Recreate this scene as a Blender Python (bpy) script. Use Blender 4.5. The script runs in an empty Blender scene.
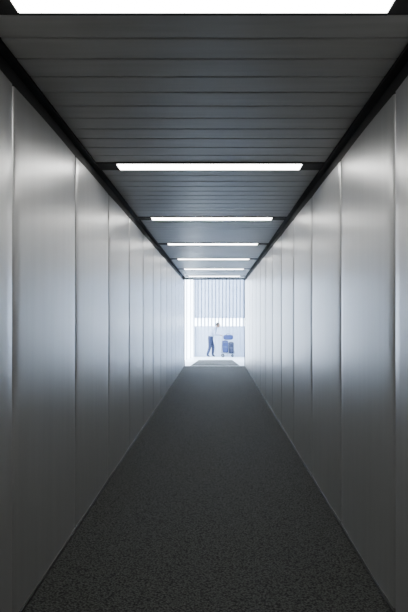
import bpy, bmesh, math, random
from mathutils import Vector, Matrix
random.seed(4)
S=bpy.context.scene
COL=S.collection

# ---------------- helpers ----------------
def mat(name, color, rough=.5, metal=0., emit=None, estr=0., spec=None):
    m=bpy.data.materials.new(name); m.use_nodes=True
    b=m.node_tree.nodes['Principled BSDF']
    b.inputs['Base Color'].default_value=(*color,1)
    b.inputs['Roughness'].default_value=rough
    b.inputs['Metallic'].default_value=metal
    if spec is not None: b.inputs['Specular IOR Level'].default_value=spec
    if emit:
        b.inputs['Emission Color'].default_value=(*emit,1)
        b.inputs['Emission Strength'].default_value=estr
    return m

def noise_mat(name, c1, c2, scale, rough, metal=0., bump=0., stretch=(1,1,1), detail=3, rvar=0.):
    m=mat(name,c1,rough,metal); nt=m.node_tree; N=nt.nodes; L=nt.links
    b=N['Principled BSDF']
    tc=N.new('ShaderNodeTexCoord'); mp=N.new('ShaderNodeMapping'); mp.inputs['Scale'].default_value=stretch
    no=N.new('ShaderNodeTexNoise'); no.inputs['Scale'].default_value=scale; no.inputs['Detail'].default_value=detail
    cr=N.new('ShaderNodeValToRGB'); cr.color_ramp.elements[0].position=.35; cr.color_ramp.elements[1].position=.65
    cr.color_ramp.elements[0].color=(*c1,1); cr.color_ramp.elements[1].color=(*c2,1)
    L.new(tc.outputs['Object'],mp.inputs[0]); L.new(mp.outputs[0],no.inputs['Vector'])
    L.new(no.outputs[0],cr.inputs[0]); L.new(cr.outputs[0],b.inputs['Base Color'])
    if rvar:
        mr=N.new('ShaderNodeMapRange'); mr.inputs['To Min'].default_value=rough-rvar; mr.inputs['To Max'].default_value=rough+rvar
        L.new(no.outputs[0],mr.inputs[0]); L.new(mr.outputs[0],b.inputs['Roughness'])
    if bump:
        bu=N.new('ShaderNodeBump'); bu.inputs['Strength'].default_value=bump; bu.inputs['Distance'].default_value=.004
        L.new(no.outputs[0],bu.inputs['Height']); L.new(bu.outputs[0],b.inputs['Normal'])
    return m

class MB:
    """collects geometry with material slots in one mesh object"""
    def __init__(s): s.bm=bmesh.new(); s.mats=[]
    def mi(s,m):
        if m not in s.mats: s.mats.append(m)
        return s.mats.index(m)
    def box(s,lo,hi,m,bev=0.):
        t=bmesh.new(); bmesh.ops.create_cube(t,size=1)
        c=[(a+b)/2 for a,b in zip(lo,hi)]; d=[abs(b-a) for a,b in zip(lo,hi)]
        for v in t.verts: v.co=Vector((v.co.x*d[0]+c[0],v.co.y*d[1]+c[1],v.co.z*d[2]+c[2]))
        if bev: bmesh.ops.bevel(t,geom=t.edges[:],offset=bev,segments=2,affect='EDGES',profile=.5)
        s.add(t,m)
    def add(s,t,m,smooth=False,matfn=None):
        me=bpy.data.meshes.new('t'); t.to_mesh(me); t.free(); s.addmesh(me,m,smooth,matfn)
    def addmesh(s,me,m,smooth=False,matfn=None):
        n=len(s.bm.faces); s.bm.from_mesh(me); s.bm.faces.ensure_lookup_table()
        for f in s.bm.faces[n:]:
            f.material_index=s.mi(matfn(f.calc_center_median()) if matfn else m); f.smooth=smooth
        bpy.data.meshes.remove(me)
    def ball(s,c,r,m,fn=None,seg=20):
        t=bmesh.new(); bmesh.ops.create_uvsphere(t,u_segments=seg,v_segments=seg//2+2,radius=1)
        for v in t.verts:
            p=v.co.copy()
            if fn: p=fn(p)
            v.co=Vector((p.x*r[0]+c[0],p.y*r[1]+c[1],p.z*r[2]+c[2]))
        s.add(t,m,True)
    def tube(s,a,b,r,m,seg=12):
        a=Vector(a); b=Vector(b); d=b-a
        t=bmesh.new(); bmesh.ops.create_cone(t,cap_ends=True,segments=seg,radius1=r,radius2=r,depth=d.length)
        q=Vector((0,0,1)).rotation_difference(d.normalized()).to_matrix().to_4x4()
        bmesh.ops.transform(t,matrix=Matrix.Translation((a+b)/2)@q,verts=t.verts)
        s.add(t,m,True)
    def skin(s,vs,es,rs,m,matfn=None,lv=2,root=0):
        me=bpy.data.meshes.new('sk'); me.from_pydata(vs,es,[]); o=bpy.data.objects.new('sk',me); COL.objects.link(o)
        mo=o.modifiers.new('s','SKIN'); 
        if not me.skin_vertices:
            bpy.context.view_layer.objects.active=o
            bpy.context.view_layer.update()
        lay=me.skin_vertices[0].data
        for i,r in enumerate(rs):
            lay[i].radius=r if isinstance(r,tuple) else (r,r); lay[i].use_root=(i==root)
        mo.use_smooth_shade=True
        su=o.modifiers.new('u','SUBSURF'); su.levels=lv; su.render_levels=lv
        dg=bpy.context.evaluated_depsgraph_get(); dg.update()
        nm=bpy.data.meshes.new_from_object(o.evaluated_get(dg))
        bpy.data.objects.remove(o)
        s.addmesh(nm,m,True,matfn)
    def obj(s,name,loc=(0,0,0),rot=0):
        me=bpy.data.meshes.new(name)
        bmesh.ops.recalc_face_normals(s.bm,faces=s.bm.faces)
        s.bm.to_mesh(me)
        s.bm.free()
        for m in s.mats: me.materials.append(m)
        o=bpy.data.objects.new(name,me); o.location=loc; o.rotation_euler[2]=rot; COL.objects.link(o); return o

# ---------------- materials ----------------
M_panel=noise_mat('brushed_wall_panel',(.56,.565,.565),(.60,.605,.605),3,.34,.75,stretch=(1,6,.4),rvar=.03)
M_black=mat('black_channel',(.006,.006,.007),.6)
M_joint=mat('dark_joint',(.02,.02,.022),.5)
M_slat=noise_mat('ceiling_slat_metal',(.44,.44,.43),(.49,.49,.48),4,.42,.35,stretch=(.5,6,1))
M_lamp=mat('lamp_diffuser',(1,1,1),.4,0,(1,.985,.95),18)
M_steel=mat('satin_steel',(.6,.62,.65),.3,.9)
M_hall=noise_mat('hall_grey_cladding',(.34,.40,.50),(.38,.44,.54),2,.5)
M_groove=mat('hall_cladding_groove',(.16,.20,.27),.6)
M_hallfloor=noise_mat('hall_pale_floor',(.82,.86,.9),(.86,.9,.94),5,.3)
M_hfill=mat('hall_fill_glow',(1,1,1),.4,0,(.78,.88,1),7)  # glow of the added fill panels above the hall
# carpet: looped pile
M_carpet=mat('charcoal_carpet',(.03,.03,.03),.95); nt=M_carpet.node_tree; N=nt.nodes; L=nt.links; b=N['Principled BSDF']
tc=N.new('ShaderNodeTexCoord'); vo=N.new('ShaderNodeTexVoronoi'); vo.inputs['Scale'].default_value=115
no=N.new('ShaderNodeTexNoise'); no.inputs['Scale'].default_value=80; no.inputs['Detail'].default_value=3
mx=N.new('ShaderNodeMath'); mx.operation='MULTIPLY'
cr=N.new('ShaderNodeValToRGB'); cr.color_ramp.elements[0].color=(.085,.09,.081,1); cr.color_ramp.elements[1].color=(.008,.009,.008,1)
cr.color_ramp.elements[0].position=.05; cr.color_ramp.elements[1].position=.40
bu=N.new('ShaderNodeBump'); bu.inputs['Distance'].default_value=.004; bu.inputs['Strength'].default_value=.9; bu.invert=True
L.new(tc.outputs['Object'],vo.inputs['Vector']); L.new(tc.outputs['Object'],no.inputs['Vector'])
L.new(vo.outputs['Distance'],mx.inputs[0]); L.new(no.outputs[0],mx.inputs[1]); L.new(mx.outputs[0],cr.inputs[0])
L.new(cr.outputs[0],b.inputs['Base Color']); L.new(vo.outputs['Distance'],bu.inputs['Height']); L.new(bu.outputs[0],b.inputs['Normal'])
b.inputs['Specular IOR Level'].default_value=.25
b.inputs['Roughness'].default_value=.8
# window glass
M_glass=bpy.data.materials.new('clear_glass'); M_glass.use_nodes=True; nt=M_glass.node_tree; nt.nodes.clear()
o_=nt.nodes.new('ShaderNodeOutputMaterial'); t_=nt.nodes.new('ShaderNodeBsdfTransparent'); g_=nt.nodes.new('ShaderNodeBsdfGlossy'); x_=nt.nodes.new('ShaderNodeMixShader')
g_.inputs['Roughness'].default_value=.02; x_.inputs[0].default_value=.05
nt.links.new(t_.outputs[0],x_.inputs[1]); nt.links.new(g_.outputs[0],x_.inputs[2]); nt.links.new(x_.outputs[0],o_.inputs[0])

# ---------------- dimensions ----------------
XL,XR=-.827,.753; CEIL=2.28; WT=2.205; Y0=-2.6; Y1=14.6; F=1.25
PITCH=1.02

def side_wall(name,x,sgn,off):
    mb=MB()
    mb.box((min(x+sgn*.03,x+sgn*.09),Y0,0),(max(x+sgn*.03,x+sgn*.09),Y1,2.40),M_joint)
    y=off-PITCH*5
    while y<Y1:
        a=max(y,Y0)+.005; c=min(y+PITCH,Y1)-.005
        if c-a>.05:
            n=14; t=bmesh.new(); rows=[]
            prof=[(a,.014),(a+.004,.0075),(a+.012,.005)]
            for i in range(1,n):
                u=i/n; prof.append((a+.012+(c-a-.024)*u,.005-.005*(1-(2*u-1)**2)))
            prof+=[(c-.012,.005),(c-.004,.0075),(c,.014)]
            for yy,d in prof:
                xx=x+sgn*d
                rows.append((t.verts.new((xx,yy,.0)),t.verts.new((xx,yy,WT))))
            for i in range(len(rows)-1): t.faces.new((rows[i][0],rows[i+1][0],rows[i+1][1],rows[i][1]))
            me=bpy.data.meshes.new('t'); t.to_mesh(me); t.free()
            mb.addmesh(me,M_panel,True)
            t=bmesh.new()
            for yy in (a,c):
                v=[t.verts.new(q) for q in ((x+sgn*.014,yy,0),(x+sgn*.03,yy,0),(x+sgn*.03,yy,WT),(x+sgn*.014,yy,WT))]; t.faces.new(v)
            mb.add(t,M_joint)
        y+=PITCH
    return mb.obj(name)
side_wall('wall_left',XL,-1,2.30)
side_wall('wall_right',XR,1,2.38)

mb=MB(); mb.box((XL-.09,Y0-.06,-.08),(XR+.09,Y1,0),M_carpet); mb.obj('floor')
for i,(x,s) in enumerate(((XL,1),(XR,-1))):
    mb=MB(); mb.box((min(x-s*.02,x+s*.006),Y0,0),(max(x-s*.02,x+s*.006),Y1,.012),M_joint); mb.obj('floor_seam_'+('left' if i==0 else 'right'))  # thin dark seam strip along the wall foot
for i,(a,c) in enumerate(((XL-.03,XL+.03),(XR-.03,XR+.03))):
    mb=MB(); mb.box((a,Y0,CEIL-.008),(c,Y1,CEIL+.03),M_black)
    w=(XL-.03,XL-.01) if i==0 else (XR+.01,XR+.03)
    mb.box((w[0],Y0,WT+.002),(w[1],Y1,CEIL-.008),M_black)
    mb.obj('trim_%d'%(i+1))
mb=MB(); mb.box((XL-.09,Y0-.06,0),(XR+.09,Y0,2.40),M_panel); mb.obj('back_light_block')  # unseen closure added behind the camera to keep sky light out

# ceiling with slats
mb=MB()
mb.box((XL-.09,Y0,CEIL+.05),(XR+.09,Y1,CEIL+.12),M_black)
LP=1.99; LO=-.09; LD=.18
slx0,slx1=XL+.032,XR-.032
for k in range(-3,8):
    s0=k*LP+LO; n=11; w=(LP-LD)/n
    for j in range(n):
        a=s0+j*w+.005; c=a+w-.010
        if a<Y0 or c>Y1: continue
        mb.box((slx0,a,CEIL),(slx1,c,CEIL+.022),M_slat,.004)
mb.obj('ceiling')
for k in range(-1,8):
    yb=k*LP+LO; ya=yb-LD
    mb=MB()
    lx0,lx1=-.665,.578
    mb.box((slx0,ya+.004,CEIL-.004),(lx0,yb-.004,CEIL+.04),M_black)
    mb.box((lx1,ya+.004,CEIL-.004),(slx1,yb-.004,CEIL+.04),M_black)
    mb.box((lx0,ya+.004,CEIL-.006),(lx1,ya+.018,CEIL+.04),M_black)
    mb.box((lx0,yb-.020,CEIL-.006),(lx1,yb-.004,CEIL+.04),M_black)
    mb.box((lx0+.003,ya+.030,CEIL-.008),(lx1-.003,yb-.022,CEIL+.03),M_lamp,.003)
    mb.obj('ceiling_lamp')

# portal frame
mb=MB()
mb.box((XL-.09,Y1,0),(XL+.012,Y1+.07,2.40),M_joint,.004)
mb.box((XR-.012,Y1,0),(XR+.09,Y1+.07,2.40),M_joint,.004)
mb.box((XL+.012,Y1,CEIL-.03),(XR-.012,Y1+.07,2.40),M_joint,.004)
mb.obj('door_frame')

# ---------------- hall ----------------
HX0,HX1=-1.12,2.3; HY0=Y1+.07; HY1=29.6; HT=4.2
SL=.0535
def fz(y): return -SL*(y-HY0)
def ramp(mb,x0,x1,y0,y1,dz,th,m,ins=0):
    t=bmesh.new(); v=[]
    for (x,y,z) in ((x0,y0,0),(x1,y0,0),(x1-ins,y1,0),(x0+ins,y1,0)): v.append(t.verts.new((x,y,fz(y)+dz)))
    w=[t.verts.new((q.co.x,q.co.y,q.co.z-th)) for q in v]
    t.faces.new(v); t.faces.new(w[::-1])
    for i in range(4): t.faces.new((v[i],w[i],w[(i+1)%4],v[(i+1)%4]))
    mb.add(t,m)
mb=MB(); ramp(mb,HX0-.1,HX1+.1,HY0,HY1+.1,0,.1,M_hallfloor); mb.obj('floor_hall')
mb=MB(); ramp(mb,-.66,.62,HY0+.01,21.5,.008,.007,M_carpet); mb.obj('carpet_runner')
ZB=-1.0
mb=MB()
mb.box((HX0-.1,HY0,ZB),(HX0,18.6,HT),M_hall)
mb.box((HX0-.1,29.4,ZB),(HX0,HY1,HT),M_hall)
mb.box((HX0-.1,18.6,3.9),(HX0,29.4,HT),M_hall)
mb.obj('wall_hall_left')
mb=MB()
for i in range(4):
    y=18.62+i*3.586; mb.box((HX0-.07,y-.02,ZB),(HX0-.02,y+.02,3.9),M_steel)
mb.box((HX0-.05,18.6,ZB),(HX0-.045,29.4,3.9),M_glass)
mb.obj('window_1')
mb=MB(); mb.box((HX1,HY0,ZB),(HX1+.1,HY1,HT),M_hall); mb.obj('wall_hall_right')
mb=MB()
mb.box((HX0,HY0,ZB),(XL-.09,HY0+.08,HT),M_hall); mb.box((XR+.09,HY0,ZB),(HX1,HY0+.08,HT),M_hall)
mb.box((XL-.09,HY0,2.40),(XR+.09,HY0+.08,HT),M_hall)
mb.obj('wall_hall_front')
mb=MB()
B0,B1=.82,1.24
mb.box((HX0-.1,HY1,ZB),(HX1+.1,HY1+.1,B0),M_hall)
mb.box((HX0-.1,HY1,B1),(HX1+.1,HY1+.1,HT),M_groove)
x=HX0+.02
while x<HX1-.1:
    mb.box((x,HY1-.06,B1+.01),(x+.13,HY1,HT),M_hall,.012)
    mb.box((x,HY1-.03,fz(HY1)+.05),(x+.13,HY1,B0-.03),M_hall,.008)
    x+=.185
mb.obj('wall_hall_back')
mb=MB(); x=HX0+.12
while x<HX1:
    mb.box((x,HY1-.01,B0),(x+.075,HY1+.09,B1),M_groove,.006); x+=.185
mb.box((HX0,HY1+.04,B0),(HX1,HY1+.045,B1),M_glass)
mb.obj('window_2')
mb=MB(); mb.box((HX0-.1,HY0,HT),(HX1+.1,HY1+.1,HT+.1),M_hall)
mb.obj('ceiling_hall')
for i in range(4):
    y=HY0+1.2+i*3.5
    mb=MB(); mb.box((-.7,y,HT-.04),(1.9,y+2.6,HT-.001),M_steel,.004); mb.box((-.65,y+.05,HT-.05),(1.85,y+2.55,HT-.039),M_hfill); mb.obj('hall_fill_panel')  # unseen emissive panel, added to brighten the hall

# ---------------- traveller ----------------
M_shirt=noise_mat('pale_blue_shirt',(.17,.21,.29),(.23,.27,.35),12,.8)
M_trs=noise_mat('blue_trousers',(.004,.009,.035),(.007,.014,.05),15,.85)
M_skin=mat('skin',(.20,.11,.075),.5)
M_hair=noise_mat('dark_hair',(.01,.009,.009),(.03,.025,.02),40,.7,stretch=(1,1,4))
M_shoe=mat('black_shoe',(.008,.008,.01),.4)
M_eye=mat('eye',(.02,.02,.02),.2); M_lip=mat('lips',(.25,.1,.09),.5)
def bodymat(c):
    if c.z<.085: return M_shoe
    if c.z+.25*c.x<.98 and c.x<.35: return M_trs
    if c.z>1.37 and c.x>.25: return M_skin
    if c.x>.405: return M_skin
    return M_shirt
mb=MB()
V=[(0,0,.92),(.06,0,1.05),(.14,0,1.18),(.21,0,1.29),(.275,0,1.37),(.315,0,1.43),
   (.0,.09,.86),(.13,.10,.48),(.10,.10,.10),(.22,.115,.045),
   (-.02,-.09,.86),(-.02,-.10,.47),(-.14,-.10,.12),(-.03,-.115,.045),
   (.20,.17,1.285),(.19,.235,1.04),(.43,.19,1.02),
   (.21,-.17,1.285),(.19,-.235,1.04),(.43,-.19,1.02)]
E=[(0,1),(1,2),(2,3),(3,4),(4,5),(0,6),(6,7),(7,8),(8,9),(0,10),(10,11),(11,12),(12,13),(3,14),(14,15),(15,16),(3,17),(17,18),(18,19)]
R=[(.14,.15),(.14,.15),(.145,.165),(.12,.13),.052,.05,
   .105,.080,.058,.034, .105,.080,.058,.034, .068,.052,.032,.068,.052,.032]
mb.skin(V,E,R,M_shirt,bodymat,2,0)
def headf(p):
    q=p.copy()
    if q.z<0: q.y*=1+.28*q.z; q.x=q.x*(1+.12*q.z)+.06*(-q.z)
    return q
HXc,HZc=.35,1.475
hc=(HXc,0,HZc)
mb.ball(hc,(.092,.072,.112),M_skin,headf,24)
mb.skin([(HXc+.085,0,HZc+.015),(HXc+.105,0,HZc-.015),(HXc+.085,0,HZc-.023)],[(0,1),(1,2)],[.008,.014,.012],M_skin,None,1)
for s in (-1,1):
    mb.ball((HXc+.075,s*.03,HZc+.015),(.012,.013,.009),M_eye,None,10)
    mb.ball((HXc-.005,s*.073,HZc),(.018,.008,.03),M_skin,None,10)
mb.ball((HXc+.085,0,HZc-.052),(.01,.022,.006),M_lip,None,10)
def hairf(p):
    q=p.copy()
    if q.x>.25 and q.z<.45: q.x=.25-(q.x-.25)*.2
    if q.z<-.45: q.z=-.45
    return q
mb.ball((HXc-.012,0,HZc+.015),(.098,.079,.112),M_hair,hairf,24)
mb.skin([(.24,-.05,1.36),(.31,0,1.35),(.24,.05,1.36),(.21,0,1.38)],[(0,1),(1,2),(2,3)],[.014]*4,M_shirt,None,1)
def hand(w,d,up,grip,ts):
    w=Vector(w); d=Vector(d).normalized(); up=Vector(up).normalized(); sd=d.cross(up).normalized()
    mb.skin([tuple(w),tuple(w+d*.04),tuple(w+d*.08)],[(0,1),(1,2)],[.026,(.030,.024),(.034,.016)],M_skin,None,1)
    for i,(o,l) in enumerate(((-.030,.9),(-.010,1.),(.010,.95),(.030,.75))):
        p0=w+d*.075+sd*o; p1=p0+(d*.034-up*.006)*l; p2=p1+(d*.012-up*.026*grip)*l; p3=p2+(-d*.016-up*.014*grip)*l
        mb.skin([tuple(p0),tuple(p1),tuple(p2),tuple(p3)],[(0,1),(1,2),(2,3)],[.010,.0095,.0085,.0075],M_skin,None,1)
    t0=w+d*.03+sd*.028*ts; t1=t0+d*.025+sd*.014*ts-up*.020; t2=t1+d*.025-up*.022-sd*.006*ts
    mb.skin([tuple(t0),tuple(t1),tuple(t2)],[(0,1),(1,2)],[.012,.010,.008],M_skin,None,1)
hand((.43,-.19,1.02),(1,0,-.05),(0,0,1),1.,-1)
hand((.43,.19,1.02),(1,0,-.05),(0,0,1),1.,1)
PX,PY=-.28,28.0
K=1.10
pz=fz(PY)
mn=min(v.co.z for v in mb.bm.verts)*K
zoff=-mn+.012
o=mb.obj('traveller',(PX,PY,pz+zoff),0); o.scale=(K,K,K)

# ---------------- luggage cart ----------------
M_case=noise_mat('blue_luggage_fabric',(.003,.014,.075),(.006,.022,.11),30,.6,bump=.3)
M_case2=noise_mat('navy_bag_fabric',(.002,.006,.03),(.004,.010,.04),30,.7,bump=.3)
M_dark=mat('black_rubber',(.008,.008,.01),.5)
M_tube=mat('cart_tube',(.20,.23,.28),.35,.8)
CX=PX+.545*K
cart=bpy.data.objects.new('luggage_cart',None); COL.objects.link(cart); cart.location=(CX,PY,fz(PY)+.014)
mb=MB()
HZ=.985*K+zoff-.014
for s in (-1,1):
    mb.tube((.0,s*.27,HZ),(-.06,s*.27,.22),.016,M_tube)
    mb.tube((-.06,s*.27,.22),(.58,s*.20,.16),.016,M_tube)
    mb.tube((-.045,s*.27,.60),(.02,s*.27,.09),.012,M_tube)
    mb.tube((.24,s*.24,.20),(.24,s*.24,.08),.012,M_tube)
mb.tube((0,-.285,HZ),(0,.285,HZ),.018,M_dark)
for z,xx in ((.42,-.045),(.70,-.027),(.86,-.015)): mb.tube((xx,-.27,z),(xx,.27,z),.009,M_tube)
for i in range(7):
    u=i/6; mb.tube((-.06+.64*u,-(.27-.07*u),.22-.06*u),(-.06+.64*u,.27-.07*u,.22-.06*u),.010,M_tube)
mb.tube((.58,-.2,.16),(.62,-.17,.30),.012,M_tube); mb.tube((.58,.2,.16),(.62,.17,.30),.012,M_tube); mb.tube((.62,-.18,.30),(.62,.18,.30),.012,M_tube)
fr=mb.obj('frame'); fr.parent=cart
mb=MB()
for (x,y,r) in ((.02,-.29,.08),(.02,.29,.08),(.50,-.12,.065),(.50,.12,.065)):
    mb.tube((x,y-.018,r),(x,y+.018,r),r,M_dark,24); mb.tube((x,y-.022,r),(x,y+.022,r),r*.45,M_tube,16)
    mb.tube((x,y,r),(x,y,.20),.012,M_tube)
wh=mb.obj('wheels'); wh.parent=cart
def case(name,sx,sy,sz,m,loc):
    mb=MB(); mb.box((-sx/2,-sy/2,0),(sx/2,sy/2,sz),m,.04)
    mb.box((-sx/2+.04,-sy/2-.03,.05),(sx/2-.04,-sy/2+.02,sz*.52),m,.015)
    mb.box((-sx/2+.04,-sy/2-.02,sz*.57),(sx/2-.04,-sy/2+.02,sz-.06),m,.012)
    for q in (.48,.88): mb.box((-sx/2+.06,-sy/2-.035,sz*q),(sx/2-.06,-sy/2-.018,sz*q+.008),M_tube,.002)
    mb.skin([(-.08,0,sz-.005),(-.05,0,sz+.022),(.05,0,sz+.022),(.08,0,sz-.005)],[(0,1),(1,2),(2,3)],[.010]*4,M_dark,None,1)
    return mb.obj(name,loc)
cz=fz(PY)+.014
case('suitcase',.30,.46,.58,M_case,(CX+.135,PY,cz+.232))
case('suitcase',.27,.42,.53,M_case2,(CX+.435,PY,cz+.205))
mb=MB()
def duf(p):
    q=p.copy(); 
    for i in range(3): q[i]=math.copysign(abs(q[i])**.6,q[i])
    return q
mb.ball((0,0,.11),(.25,.17,.13),M_case,duf,28)
for y in (-.07,.07): mb.skin([(-.12,y,.22),(-.06,y*.6,.29),(.06,y*.6,.29),(.12,y,.22)],[(0,1),(1,2),(2,3)],[.010]*4,M_dark,None,1)
mb.obj('duffel_bag',(CX+.29,PY,cz+.235+.64))

# ---------------- world ----------------
w=bpy.data.worlds.new('daylight'); S.world=w; w.use_nodes=True
bg=w.node_tree.nodes['Background']; bg.inputs[0].default_value=(.74,.86,1,1); bg.inputs[1].default_value=19

# ---------------- camera ----------------
cam=bpy.data.cameras.new('camera'); co=bpy.data.objects.new('camera',cam); COL.objects.link(co)
co.location=(0,0,F); co.rotation_euler=(math.pi/2,0,0)
cam.sensor_fit='VERTICAL'; cam.sensor_height=36; cam.sensor_width=24
cam.lens=36*560/612; cam.shift_x=-12/612; cam.shift_y=12/612
cam.clip_start=.05
S.camera=co
